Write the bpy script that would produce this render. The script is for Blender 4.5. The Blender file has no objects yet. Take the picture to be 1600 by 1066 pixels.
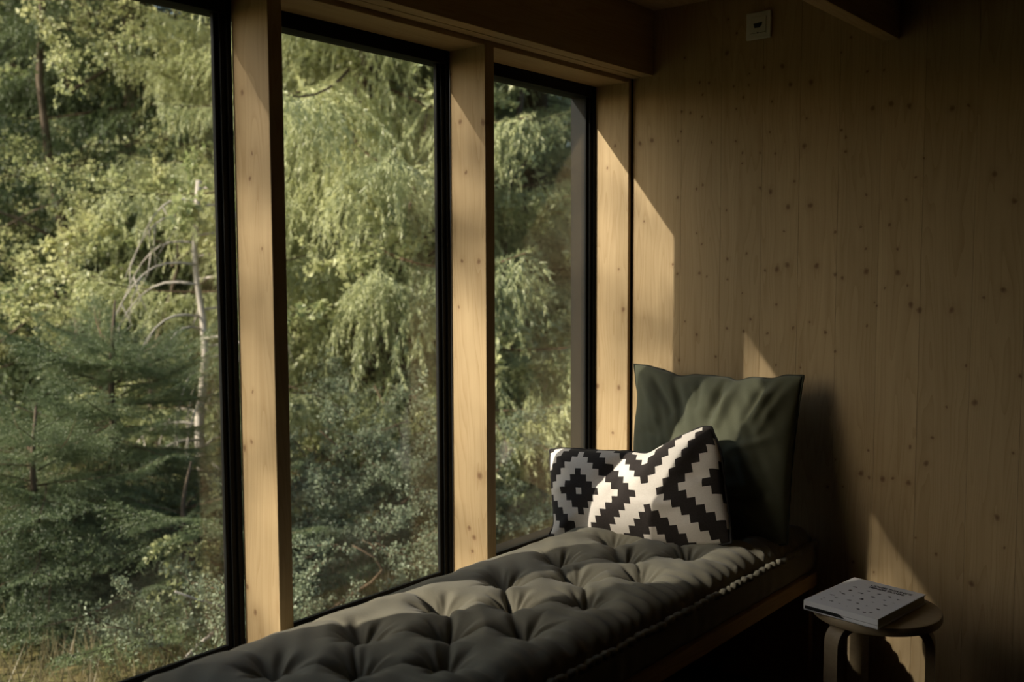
import bpy, math, random
import numpy as np
from math import radians as R, sin, cos, pi
from mathutils import Vector, Matrix

C = bpy.context.scene
COL = C.collection
random.seed(7)
rng = np.random.default_rng(7)

# ------------------------------------------------------------------ camera, sky, sun, exposure
CAM = Vector((1.9, 0.0, 1.35))
YAW, PITCH, ROLL = R(39.666), R(4.2145), R(-.1872)
fw = Vector((-sin(YAW)*cos(PITCH), cos(YAW)*cos(PITCH), -sin(PITCH)))
rt0 = Vector((cos(YAW), sin(YAW), 0)); up0 = rt0.cross(fw)
rt = rt0*cos(ROLL) + up0*sin(ROLL); up = up0*cos(ROLL) - rt0*sin(ROLL)
cd = bpy.data.cameras.new('camera'); cam = bpy.data.objects.new('camera', cd); COL.objects.link(cam)
m = Matrix.Identity(4)
for i in range(3):
    m[i][0], m[i][1], m[i][2], m[i][3] = rt[i], up[i], -fw[i], CAM[i]
cam.matrix_world = m
cd.sensor_width = 36.0; cd.lens = 36*1537.42/1600; cd.clip_start = .05; cd.clip_end = 300
cd.dof.use_dof = True; cd.dof.focus_distance = 2.85; cd.dof.aperture_fstop = 2.6
C.camera = cam

SUN_DIR = Vector((.559, 1.0, -.713)).normalized()
w = bpy.data.worlds.new('sky'); C.world = w; w.use_nodes = True
wn = w.node_tree.nodes; wl = w.node_tree.links
bg = wn['Background']
sky = wn.new('ShaderNodeTexSky'); sky.sky_type = 'NISHITA'; sky.sun_disc = False
sky.sun_elevation = R(31); sky.sun_rotation = R(209); sky.air_density = 1.2; sky.dust_density = 2.5; sky.ozone_density = 1.0
wl.new(sky.outputs[0], bg.inputs[0]); bg.inputs[1].default_value = .24
sd = bpy.data.lights.new('sun', 'SUN'); sd.energy = 8.8; sd.angle = R(.6); sd.color = (1, .89, .76)
sun = bpy.data.objects.new('sun', sd); COL.objects.link(sun)
sun.rotation_euler = SUN_DIR.to_track_quat('-Z', 'Y').to_euler(); sun.location = (-10, -14, 12)
C.view_settings.view_transform = 'Standard'; C.view_settings.look = 'None'
C.view_settings.gamma = 1; C.view_settings.exposure = 0.0; C.view_settings.use_curve_mapping = False
C.cycles.max_bounces = 10; C.cycles.diffuse_bounces = 5; C.cycles.transparent_max_bounces = 16
C.cycles.sample_clamp_indirect = 6

# ------------------------------------------------------------------ helpers
def tag(o, label=None, cat=None, group=None, kind=None):
    if label: o['label'] = label
    if cat: o['category'] = cat
    if group: o['group'] = group
    if kind: o['kind'] = kind
    return o

def empty(name, loc=(0, 0, 0), rz=0, parent=None):
    o = bpy.data.objects.new(name, None); COL.objects.link(o); o.location = loc; o.rotation_euler = (0, 0, rz)
    o.empty_display_size = .1
    if parent: o.parent = parent
    return o

class MB:
    def __init__(s): s.v = []; s.f = []; s.uv = None
    def add(s, vs, fs):
        n = len(s.v); s.v += [tuple(v) for v in vs]; s.f += [tuple(i+n for i in f) for f in fs]; return s
    def box(s, x0, x1, y0, y1, z0, z1, b=0):
        if b <= 0:
            return s.add([(x0,y0,z0),(x1,y0,z0),(x1,y1,z0),(x0,y1,z0),(x0,y0,z1),(x1,y0,z1),(x1,y1,z1),(x0,y1,z1)],
                         [(0,3,2,1),(4,5,6,7),(0,1,5,4),(1,2,6,5),(2,3,7,6),(3,0,4,7)])
        import bmesh
        bm = bmesh.new(); bmesh.ops.create_cube(bm, size=1)
        for v in bm.verts:
            v.co = Vector(((x0+x1)/2 + v.co.x*(x1-x0), (y0+y1)/2 + v.co.y*(y1-y0), (z0+z1)/2 + v.co.z*(z1-z0)))
        bmesh.ops.bevel(bm, geom=bm.edges[:], offset=b, segments=2, affect='EDGES', profile=.5)
        bm.verts.index_update()
        vs = [v.co.copy() for v in bm.verts]; fs = [[v.index for v in f.verts] for f in bm.faces]; bm.free()
        return s.add(vs, fs)
    def tube(s, pts, rad, n=6, cap=True):
        pts = [Vector(p) for p in pts]; rad = rad if hasattr(rad, '__len__') else [rad]*len(pts)
        ring = []; vs = []; fs = []
        prev = None
        for i, p in enumerate(pts):
            t = (pts[min(i+1, len(pts)-1)] - pts[max(i-1, 0)])
            if t.length < 1e-9: t = Vector((0, 0, 1))
            t.normalize()
            a = prev if prev is not None else (Vector((0, 0, 1)) if abs(t.z) < .9 else Vector((1, 0, 0)))
            u = (a - t*a.dot(t)); u = u.normalized() if u.length > 1e-6 else t.orthogonal().normalized()
            prev = u; v = t.cross(u)
            for k in range(n):
                an = 2*pi*k/n; vs.append(p + (u*cos(an) + v*sin(an))*rad[i])
        for i in range(len(pts)-1):
            for k in range(n):
                a = i*n+k; b = i*n+(k+1) % n; fs.append((a, b, b+n, a+n))
        if cap:
            fs.append(tuple(range(n-1, -1, -1))); fs.append(tuple(range((len(pts)-1)*n, len(pts)*n)))
        return s.add(vs, fs)
    def lathe(s, prof, c=(0, 0, 0), n=64):
        vs = []; fs = []
        for r, z in prof:
            for k in range(n): vs.append((c[0]+r*cos(2*pi*k/n), c[1]+r*sin(2*pi*k/n), c[2]+z))
        for i in range(len(prof)-1):
            for k in range(n):
                a = i*n+k; b = i*n+(k+1) % n; fs.append((a, b, b+n, a+n))
        fs.append(tuple(range(n-1, -1, -1))); fs.append(tuple(range((len(prof)-1)*n, len(prof)*n)))
        return s.add(vs, fs)
    def prism(s, poly, lo, hi, axis):   # poly of 2D points extruded along axis (0,1,2)
        n = len(poly); vs = []
        for h in (lo, hi):
            for a, b in poly:
                vs.append({0: (h, a, b), 1: (a, h, b), 2: (a, b, h)}[axis])
        fs = [tuple(range(n-1, -1, -1)), tuple(range(n, 2*n))] + [(i, (i+1) % n, (i+1) % n+n, i+n) for i in range(n)]
        return s.add(vs, fs)
    def mesh(s, name, mat, smooth=False):
        me = bpy.data.meshes.new(name); me.from_pydata(s.v, [], s.f)
        if mat: me.materials.append(mat)
        import bmesh
        bm = bmesh.new(); bm.from_mesh(me); bmesh.ops.recalc_face_normals(bm, faces=bm.faces[:]); bm.to_mesh(me); bm.free()
        if smooth: me.polygons.foreach_set('use_smooth', [True]*len(me.polygons))
        return me
    def build(s, name, mat, parent=None, smooth=False):
        return link(name, s.mesh(name, mat, smooth), parent)

def link(name, me, parent=None, loc=None):
    o = bpy.data.objects.new(name, me); COL.objects.link(o)
    if parent: o.parent = parent
    if loc: o.location = loc
    return o

def smooth_by_angle(o, deg=35):
    me = o.data; me.polygons.foreach_set('use_smooth', [True]*len(me.polygons)); me.update()
    try: me.set_sharp_from_angle(angle=R(deg))
    except Exception: pass

def tri_mesh(name, V, mats, idx=None, quads=None):
    """V: (n,k,3) array of separate k-gons (k=3 or 4)."""
    n, k, _ = V.shape
    me = bpy.data.meshes.new(name); me.vertices.add(n*k); me.vertices.foreach_set('co', V.reshape(-1).astype(np.float32))
    me.loops.add(n*k); me.loops.foreach_set('vertex_index', np.arange(n*k, dtype=np.int32))
    me.polygons.add(n); me.polygons.foreach_set('loop_start', np.arange(0, n*k, k, dtype=np.int32))
    me.update(calc_edges=True)
    for mt in mats: me.materials.append(mt)
    if idx is not None: me.polygons.foreach_set('material_index', idx.astype(np.int32))
    me.validate()
    return me

# ------------------------------------------------------------------ materials
class NT:
    def __init__(s, name):
        s.m = bpy.data.materials.new(name); s.m.use_nodes = True; s.t = s.m.node_tree; s.n = s.t.nodes; s.l = s.t.links
        s.out = s.n['Material Output']; s.bsdf = s.n['Principled BSDF']
    def node(s, typ, **kw):
        n = s.n.new(typ)
        for k, v in kw.items(): setattr(n, k, v)
        return n
    def link(s, a, b): s.l.new(a, b)
    def setin(s, sock, v):
        if hasattr(v, 'is_linked') or hasattr(v, 'links'): s.l.new(v, sock)
        else: sock.default_value = v
    def math(s, op, a, b=None, c=None, clamp=False):
        n = s.node('ShaderNodeMath', operation=op); n.use_clamp = clamp
        s.setin(n.inputs[0], a)
        if b is not None: s.setin(n.inputs[1], b)
        if c is not None: s.setin(n.inputs[2], c)
        return n.outputs[0]
    def vmath(s, op, a, b=None):
        n = s.node('ShaderNodeVectorMath', operation=op); s.setin(n.inputs[0], a)
        if b is not None: s.setin(n.inputs[1], b)
        return n.outputs['Value'] if op in ('DISTANCE', 'LENGTH', 'DOT_PRODUCT') else n.outputs[0]
    def mix(s, f, a, b):
        n = s.node('ShaderNodeMix', data_type='RGBA'); s.setin(n.inputs[0], f); s.setin(n.inputs[6], a); s.setin(n.inputs[7], b)
        return n.outputs[2]
    def noise(s, vec, scale, detail=2, rough=.5, dist=0):
        n = s.node('ShaderNodeTexNoise'); n.inputs['Scale'].default_value = scale; n.inputs['Detail'].default_value = detail
        n.inputs['Roughness'].default_value = rough; n.inputs['Distortion'].default_value = dist
        if vec is not None: s.l.new(vec, n.inputs['Vector'])
        return n.outputs[0]
    def ramp(s, f, a, b):
        n = s.node('ShaderNodeMapRange'); n.clamp = True; s.setin(n.inputs[0], f); n.inputs[1].default_value = a; n.inputs[2].default_value = b
        return n.outputs[0]
    def bump(s, h, strength, dist=.002):
        n = s.node('ShaderNodeBump'); n.inputs['Strength'].default_value = strength; n.inputs['Distance'].default_value = dist
        s.l.new(h, n.inputs['Height']); s.l.new(n.outputs[0], s.bsdf.inputs['Normal'])

def rgba(c): return (c[0], c[1], c[2], 1)

def wood(name, axis='z', base=(.43, .32, .182), dark=(.305, .21, .105), knots=(), face='xz', rough=.62, rand_knots=True, seed=0.0, spec=.25):
    """Spruce: long grain along an axis, growth rings, knots given as (a, b, radius) in a world plane, plus scattered small ones."""
    t = NT(name)
    geo = t.node('ShaderNodeNewGeometry'); P = geo.outputs['Position']
    info = t.node('ShaderNodeObjectInfo')
    sc = {'z': (1, 1, .045), 'y': (1, .045, 1), 'x': (.045, 1, 1)}[axis]
    off = t.vmath('ADD', P, (seed, seed*1.7, seed*.3))
    rv = t.node('ShaderNodeCombineXYZ'); r7 = t.math('MULTIPLY', info.outputs['Random'], 7.0)
    for i in range(3): t.link(r7, rv.inputs[i])
    off = t.vmath('ADD', off, rv.outputs[0])
    wob = t.node('ShaderNodeTexNoise'); wob.inputs['Scale'].default_value = 2.2; t.link(off, wob.inputs['Vector'])
    wv = t.vmath('SCALE', wob.outputs['Color']); wv.node.inputs['Scale'].default_value = .05
    G = t.vmath('MULTIPLY', t.vmath('ADD', off, wv), sc)
    n1 = t.noise(G, 34, 3, .55)
    n2 = t.noise(G, 170, 2, .6)
    n3 = t.noise(G, 9, 2, .5)
    rings = t.math('FRACT', t.math('MULTIPLY', n3, 26.0))
    rings = t.math('POWER', rings, 3.0)
    f = t.math('ADD', t.math('MULTIPLY', n1, .55), t.math('MULTIPLY', n2, .25))
    f = t.math('ADD', f, t.math('MULTIPLY', rings, .28))
    f = t.ramp(f, .25, .85)
    col = t.mix(f, rgba(base), rgba(dark))
    tone = t.math('MULTIPLY_ADD', info.outputs['Random'], .08, .96)
    tv = t.vmath('SCALE', col); t.link(tone, tv.node.inputs['Scale']); col = tv
    sep = t.node('ShaderNodeSeparateXYZ'); t.link(P, sep.inputs[0])
    com = t.node('ShaderNodeCombineXYZ')
    t.link(sep.outputs['XYZ'.index(face[0].upper())], com.inputs[0]); t.link(sep.outputs['XYZ'.index(face[1].upper())], com.inputs[1])
    nz = t.node('ShaderNodeTexNoise'); nz.inputs['Scale'].default_value = 45; nz.inputs['Detail'].default_value = 2; t.link(P, nz.inputs['Vector'])
    nzv = t.vmath('SCALE', t.vmath('SUBTRACT', nz.outputs['Color'], (.5, .5, .5))); nzv.node.inputs['Scale'].default_value = .012
    Q = t.vmath('ADD', com.outputs[0], nzv)
    Q = t.vmath('MULTIPLY', Q, (1, .85, 0))
    d = None
    for (a, b, r) in knots:
        k = t.math('DIVIDE', t.vmath('DISTANCE', Q, (a, b*.85, 0)), r)
        d = k if d is None else t.math('MINIMUM', d, k)
    if d is not None:
        core = t.ramp(d, 1.0, .3)
        halo = t.ramp(d, 2.6, .9)
        col = t.mix(t.math('MULTIPLY', halo, .2), col, rgba((dark[0]*.75, dark[1]*.65, dark[2]*.6)))
        col = t.mix(t.math('MULTIPLY', core, .8), col, (.12, .065, .032, 1))
        ring = t.math('MULTIPLY', core, t.math('FRACT', t.math('MULTIPLY', d, 3.0)))
        col = t.mix(t.math('MULTIPLY', ring, .3), col, (.25, .13, .06, 1))
    if rand_knots:
        vo = t.node('ShaderNodeTexVoronoi'); vo.inputs['Scale'].default_value = 4.4; t.link(t.vmath('MULTIPLY', t.vmath('ADD', off, nzv), (1, 1, .8) if axis == 'z' else (.9, .8, 1)), vo.inputs['Vector'])
        col = t.mix(t.math('MULTIPLY', t.ramp(vo.outputs['Distance'], .055, .025), .75), col, (.11, .055, .025, 1))
    t.link(col, t.bsdf.inputs['Base Color']); t.bsdf.inputs['Roughness'].default_value = rough
    t.bsdf.inputs['Specular IOR Level'].default_value = spec
    t.bump(n2, .12, .001)
    return t.m

def plain(name, color, rough=.5, spec=.5, metal=0, bump=0, bscale=60, var=0):
    t = NT(name)
    col = rgba(color)
    if var:
        tc = t.node('ShaderNodeTexCoord'); n = t.noise(tc.outputs['Object'], bscale*.15, 3)
        col = t.mix(t.ramp(n, .3, .7), rgba([c*(1-var) for c in color]), rgba([c*(1+var) for c in color]))
        t.link(col, t.bsdf.inputs['Base Color'])
    else: t.bsdf.inputs['Base Color'].default_value = col
    t.bsdf.inputs['Roughness'].default_value = rough; t.bsdf.inputs['Specular IOR Level'].default_value = spec; t.bsdf.inputs['Metallic'].default_value = metal
    if bump:
        tc = t.node('ShaderNodeTexCoord'); t.bump(t.noise(tc.outputs['Object'], bscale, 3), bump, .002)
    return t.m

def fabric(name, color, scale=900, sheen=.3, var=.12):
    t = NT(name); tc = t.node('ShaderNodeTexCoord'); P = tc.outputs['Object']
    a = t.noise(t.vmath('MULTIPLY', P, (1, .25, 1)), scale, 1); b = t.noise(t.vmath('MULTIPLY', P, (.25, 1, 1)), scale, 1)
    wv = t.math('ADD', a, b)
    big = t.noise(P, 9, 3)
    f = t.math('ADD', t.math('MULTIPLY', wv, .5), t.math('MULTIPLY', big, .6))
    col = t.mix(t.ramp(f, .6, 1.2), rgba([c*(1-var) for c in color]), rgba([c*(1+var) for c in color]))
    t.link(col, t.bsdf.inputs['Base Color']); t.bsdf.inputs['Roughness'].default_value = .9; t.bsdf.inputs['Specular IOR Level'].default_value = .15
    t.bsdf.inputs['Sheen Weight'].default_value = sheen; t.bsdf.inputs['Sheen Roughness'].default_value = .5
    t.bump(wv, .25, .0008)
    return t.m

def leafmat(name, c1, c2, trans=.45, spec=.3, rough=.5):
    t = NT(name); t.n.remove(t.bsdf)
    geo = t.node('ShaderNodeNewGeometry'); info = t.node('ShaderNodeObjectInfo')
    n = t.noise(geo.outputs['Position'], 1.1, 3)
    f = t.math('ADD', t.math('MULTIPLY', t.ramp(n, .3, .7), .6), t.math('MULTIPLY', info.outputs['Random'], .4))
    n2 = t.noise(geo.outputs['Position'], 23, 1)
    f = t.math('ADD', f, t.math('MULTIPLY', t.math('SUBTRACT', n2, .5), .9), clamp=True)
    col = t.mix(f, rgba(c1), rgba(c2))
    dif = t.node('ShaderNodeBsdfDiffuse'); tr = t.node('ShaderNodeBsdfTranslucent'); gl = t.node('ShaderNodeBsdfGlossy')
    gl.inputs['Roughness'].default_value = rough
    t.link(col, dif.inputs[0]); t.link(col, tr.inputs[0])
    m1 = t.node('ShaderNodeMixShader'); m1.inputs[0].default_value = trans; t.link(dif.outputs[0], m1.inputs[1]); t.link(tr.outputs[0], m1.inputs[2])
    m2 = t.node('ShaderNodeMixShader'); m2.inputs[0].default_value = spec*.12; t.link(m1.outputs[0], m2.inputs[1]); t.link(gl.outputs[0], m2.inputs[2])
    t.link(m2.outputs[0], t.out.inputs[0])
    return t.m

def glassmat():
    t = NT('window_glass'); t.n.remove(t.bsdf)
    geo = t.node('ShaderNodeNewGeometry')
    c = t.math('ABSOLUTE', t.vmath('DOT_PRODUCT', geo.outputs['Normal'], geo.outputs['Incoming']))
    k = t.math('POWER', t.math('SUBTRACT', 1.0, c), 5.0)
    fr = t.math('MULTIPLY_ADD', k, .93, .045)
    tr = t.node('ShaderNodeBsdfTransparent'); tr.inputs[0].default_value = (.965, .98, .965, 1)
    gl = t.node('ShaderNodeBsdfGlossy'); gl.inputs['Roughness'].default_value = 0.0
    m1 = t.node('ShaderNodeMixShader'); t.link(fr, m1.inputs[0]); t.link(tr.outputs[0], m1.inputs[1]); t.link(gl.outputs[0], m1.inputs[2])
    df = t.node('ShaderNodeBsdfDiffuse'); df.inputs[0].default_value = (.8, .8, .78, 1)    # a thin film of dust
    n = t.noise(geo.outputs['Position'], 3.0, 4, .6)
    m2 = t.node('ShaderNodeMixShader'); t.link(t.math('MULTIPLY', t.ramp(n, .3, .8), .019), m2.inputs[0]); t.link(m1.outputs[0], m2.inputs[1]); t.link(df.outputs[0], m2.inputs[2])
    t.link(m2.outputs[0], t.out.inputs[0])
    return t.m

WALL_KNOTS = [(0.492,1.984,0.0056), (0.553,1.980,0.0098), (0.264,1.962,0.0056), (0.298,1.958,0.0056), (0.386,1.937,0.0042), (0.439,1.933,0.0042), (0.441,1.971,0.0042), (0.275,1.923,0.0042), (0.422,1.897,0.0056), (0.520,1.873,0.0056), (0.197,1.876,0.0056), (0.230,1.867,0.0056), (0.272,1.851,0.0042), (0.397,1.864,0.0042), (0.581,1.919,0.0098), (0.648,1.917,0.0098), (0.636,1.811,0.0042), (0.195,1.809,0.0042), (0.184,1.778,0.0056), (0.082,1.789,0.0098), (0.034,1.782,0.0098), (0.398,1.759,0.0056), (0.309,1.764,0.0042), (0.514,1.778,0.0042), (0.422,1.719,0.0056), (0.483,1.716,0.0042), (0.534,1.710,0.0056), (0.630,1.726,0.0098), (0.421,1.687,0.0042), (0.278,1.626,0.0056), (0.256,1.614,0.0056), (0.184,1.588,0.0056), (0.599,1.620,0.0056), (0.485,1.604,0.0056), (0.520,1.591,0.0098), (0.580,1.539,0.0098), (0.653,1.542,0.0098), (0.364,1.537,0.0042), (0.440,1.396,0.0056), (0.050,1.512,0.0042), (0.568,1.464,0.0042), (0.259,1.469,0.0042), (0.277,1.430,0.0042), (0.821,1.927,0.0056), (0.869,1.925,0.0042), (0.838,1.818,0.0098), (0.892,1.826,0.0098), (0.945,1.814,0.0098), (1.063,1.796,0.0098), (1.105,1.800,0.0056), (0.745,1.765,0.0056), (0.759,1.742,0.0042), (0.761,1.699,0.0056), (1.179,1.605,0.0098), (1.230,1.529,0.0098), (0.988,1.662,0.0042), (0.967,1.610,0.0042), (0.825,1.566,0.0042), (0.811,1.471,0.0056), (0.896,1.474,0.0056), (0.732,1.457,0.0056), (0.944,1.547,0.0042), (0.921,1.403,0.0042), (0.827,1.405,0.0042), (0.373,1.377,0.0056), (0.440,1.395,0.0056), (0.507,1.343,0.0056), (0.546,1.346,0.0098), (0.581,1.359,0.0098), (0.676,1.356,0.0098), (0.734,1.328,0.0056), (0.758,1.318,0.0056), (0.269,1.332,0.0056), (0.297,1.322,0.0042), (0.374,1.313,0.0042), (0.429,1.268,0.0042), (0.545,1.231,0.0056), (0.458,1.182,0.0056), (0.658,1.181,0.0042), (0.374,1.150,0.0056), (0.434,1.143,0.0056), (0.516,1.139,0.0056), (0.603,1.159,0.0056), (0.262,1.125,0.0056), (0.216,1.168,0.0042), (0.708,1.149,0.0056), (0.333,1.053,0.0056), (0.741,1.093,0.0056), (0.630,1.037,0.0042), (0.195,1.035,0.0056), (0.547,1.038,0.0042), (0.166,1.361,0.0056), (0.185,1.328,0.0056), (0.830,1.339,0.0098), (0.924,1.334,0.0098), (0.827,1.405,0.0056), (0.920,1.403,0.0042), (0.952,1.297,0.0042), (0.887,1.288,0.0042), (0.857,1.245,0.0042), (0.866,1.234,0.0042), (0.964,1.241,0.0098), (0.987,1.226,0.0098), (1.077,1.229,0.0098), (1.211,1.286,0.0098), (1.160,1.266,0.0056), (0.836,1.175,0.0042), (1.119,1.071,0.0056), (1.146,0.969,0.0098), (1.261,1.051,0.0056), (1.071,0.950,0.0042), (1.032,0.857,0.0056), (0.971,0.823,0.0042), (1.033,0.856,0.0056), (1.019,0.779,0.0098), (0.971,0.820,0.0056), (1.250,0.837,0.0056), (0.830,0.726,0.0098), (0.855,0.715,0.0056), (0.894,0.714,0.0098), (0.924,0.721,0.0056), (0.971,0.715,0.0098), (0.726,0.669,0.0056), (0.749,0.758,0.0042), (0.849,0.798,0.0042), (1.214,0.651,0.0098), (1.053,0.514,0.0056), (1.153,0.449,0.0098), (1.235,0.567,0.0042), (0.994,0.554,0.0042), (0.876,0.426,0.0042), (0.811,0.444,0.0056), (0.774,0.674,0.0042), (0.363,2.152,0.0056), (0.395,2.104,0.0056), (0.208,2.052,0.0056), (0.361,2.047,0.0098), (0.741,1.994,0.0042), (0.770,2.035,0.0042)]
POST1_KNOTS = [(-0.069,1.623,0.0054), (-0.127,0.914,0.0081), (-0.098,0.933,0.0068), (-0.088,1.056,0.0054), (-0.130,0.567,0.0081), (-0.098,0.508,0.0095), (-0.040,1.397,0.0054), (-0.079,1.563,0.0068), (-0.104,1.768,0.0068)]
POST2_KNOTS = [(-0.098,1.784,0.0095), (-0.008,1.773,0.0108), (-0.028,1.372,0.0095), (-0.094,1.373,0.0081), (-0.028,0.732,0.0135), (-0.052,0.541,0.0108), (-0.073,0.565,0.0081), (-0.061,0.496,0.0068), (-0.076,1.633,0.0068), (-0.111,1.235,0.0054), (-0.133,1.926,0.0054)]
JAMB_KNOTS = [(-0.021,1.203,0.0095), (-0.037,0.925,0.0108), (-0.132,0.923,0.0121), (-0.063,0.757,0.0068), (-0.058,1.780,0.0081), (-0.090,1.706,0.0054), (-0.040,1.348,0.0054)]

M = {}
M['wall'] = wood('spruce_wall_boards', 'z', knots=WALL_KNOTS, face='xz', rand_knots=False)
M['post1'] = wood('spruce_post_a', 'z', knots=POST1_KNOTS, face='xz', rand_knots=False, seed=3.1)
M['post2'] = wood('spruce_post_b', 'z', knots=POST2_KNOTS, face='xz', rand_knots=False, seed=5.7)
M['jamb'] = wood('spruce_jamb', 'z', knots=JAMB_KNOTS, face='xz', rand_knots=False, seed=8.3)
M['beam'] = wood('spruce_beam', 'y', seed=2.2)
M['room'] = wood('spruce_room', 'z', seed=11.0)
M['floor'] = wood('dimming_floor_boards', 'y', base=(.10, .07, .045), dark=(.06, .04, .025), seed=4.4)  # unseen floor, coloured dark to hold down bounced light
M['dim'] = plain('dark_dimming_boards', (.03, .03, .026), .8, .2)  # unseen walls, coloured dark so the room stays dim
M['rail'] = wood('spruce_rail', 'y', base=(.45, .30, .15), dark=(.34, .21, .1), seed=6.1, rand_knots=False)
M['black'] = plain('black_window_frame', (.008, .009, .009), .6, .10)
M['gap_shade'] = plain('black_gap_shade', (.006, .006, .006), .7, .2)  # black fill for the shaded gap beside the jamb
M['outer'] = plain('dark_outer_cladding', (.010, .010, .010), .7, .1)
M['glass'] = glassmat()
M['matt'] = fabric('grey_green_cotton', (.200, .184, .138), 700, .12)
M['green'] = fabric('dark_green_cotton', (.122, .127, .084), 700, .12)
M['seam'] = fabric('dark_seam', (.05, .055, .04), 700, .1)
M['plate'] = plain('white_plastic_plate', (.62, .62, .58), .45, .4)
M['socket'] = plain('dark_socket', (.02, .022, .02), .5, .3)
M['stool'] = wood('birch_veneer', 'x', base=(.34, .265, .165), dark=(.27, .2, .12), rand_knots=False, seed=9.2, rough=.45, spec=.4)
M['paper'] = plain('white_cover_paper', (.74, .73, .74), .5, .35)
M['pages'] = plain('page_block', (.5, .48, .42), .8, .1, bump=.3, bscale=400)
M['ink'] = plain('black_ink', (.012, .012, .012), .6, .2)

# ------------------------------------------------------------------ room shell
YW = 2.954          # face of the back wall
CEIL = 2.226
def structure(o, label, cat): return tag(o, label, cat, None, 'structure')

wb = MB().box(-.24, 4.0, YW+.022, YW+.16, -.2, 2.5).build('wall_back', M['room'])
structure(wb, 'knotty spruce board wall at the far end behind the pillows and stool', 'wall')
edges = [.003, .196, .345, .49, .615, .739, .865, .989, 1.13, 1.264, 1.40, 1.535, 1.67, 1.82, 1.96, 2.1, 2.25, 2.4, 2.56, 2.7, 2.85, 3.0, 3.15, 3.3, 3.45, 3.6, 3.8]
for a, b in zip(edges[:-1], edges[1:]):
    g = .0002
    dy = random.uniform(0, .0003)
    mb = MB().prism([(a+g, YW+.0225), (a+g, YW+dy+.0004), (a+g+.0004, YW+dy), (b-g-.0004, YW+dy), (b-g, YW+dy+.0004), (b-g, YW+.0225)], 0.0, CEIL+.02, 2)
    o = mb.build('board', M['wall'], wb)
fl = MB().box(-.24, 4.0, -2.6, YW+.16, -.2, 0).build('floor', M['floor']); structure(fl, 'wooden cabin floor, darkened to dim the room', 'floor')
ce = MB().box(-.24, 4.0, -2.6, YW+.16, CEIL, CEIL+.2).build('ceiling', M['beam']); structure(ce, 'spruce ceiling above the window seat', 'ceiling')
wr = MB().box(3.8, 4.0, -2.6, YW+.02, 0, CEIL).build('wall_right', M['dim']); structure(wr, 'wall facing the windows, outside the picture, darkened to dim the room', 'wall')
wf = MB().box(-.24, 3.8, -2.6, -2.4, 0, CEIL).build('wall_front', M['dim']); structure(wf, 'wall behind the viewer, darkened to dim the room', 'wall')
# window wall: parapet below the glass, band above it, solid wall further along
ZS, ZT = .385, 1.992      # bottom / top of the window openings (frames included)
YB = [-.095, .66, 1.4167, 2.1729, 2.934]     # -Y faces of the posts (the last one is the jamb against the back wall)
PT = .0404
wlm = MB().box(-.165, 0, -2.6, YW, 0, ZS).box(-.20, 0, -2.6, YW+.16, 2.04, 2.5).box(-.165, 0, -2.6, YB[1]-.001, ZS, 2.04)
wl_ = wlm.build('wall_left', M['room']); structure(wl_, 'spruce wall carrying the row of windows', 'wall')
oc = MB().box(-.2, -.166, -2.6, YW+.2, -.3, ZS+.02).box(-.2, -.166, -2.6, YB[1]+.03, ZS, 1.955).box(-.2, -.142, -2.6, YW+.2, 1.955, 2.04)
structure(oc.build('trim_1', M['outer']), 'dark outer cladding strip along the window wall', 'cladding')
sb = MB().box(-.135, -.002, YB[1]+.001, 2.952, ZS, ZS+.022, .002)
structure(sb.build('trim_2', M['beam']), 'spruce window sill board under the windows behind the mattress', 'window sill')
# header: soffit board, two stepped strips and the deep beam
XB = .0874; ZB = 2.0063
hb = empty('trim_3', (0, 0, 0)); structure(hb, 'deep spruce header beam above the windows ending at the back wall', 'beam')
MB().box(-.138, -.003, -2.4, 2.952, ZT+.0005, ZT+.047, .0015).build('soffit_board', M['beam'], hb)
MB().box(.002, .0385, -2.4, 2.949, ZB, ZB+.05, .001).build('inner_strip', M['beam'], hb)
MB().box(.0425, XB, -2.4, 2.949, ZB, CEIL-.002, .0015).build('fascia', M['beam'], hb)
rf = MB().box(.868, .913, -2.4, 2.950, 2.008, CEIL-.001, .0015).build('trim_4', M['beam'])
structure(rf, 'dark spruce ceiling joist running to the back wall right of the white wall plate', 'joist')
# posts
posts = []
plabels = ['spruce post outside the picture on the left', 'spruce post at the left end of the first big pane',
           'sunlit spruce post between the first and the second pane from the left', 'sunlit spruce post between the second pane and the narrow far pane']
for i in range(1, 4):
    mt = [M['post2'], M['post1'], M['post1'], M['post2']][i]
    o = MB().box(-.14, 0, YB[i], YB[i]+PT, ZS+.02, ZB+.03, .0015).build('trim_%d' % (4+i), mt)
    structure(o, plabels[i], 'post'); posts.append(o)
jb = MB().box(-.14, -.002, YB[4], YB[4]+.016, ZS+.02, ZT+.01, .001).build('trim_8', M['jamb'])
structure(jb, 'sunlit spruce jamb board beside the back wall at the far window', 'jamb')
MB().box(-.16, -.003, YW-.001, YW+.03, ZS, ZT+.05).build('shadow_gap', M['gap_shade'], jb)  # solid black strip standing in for the shade of the open joint

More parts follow.
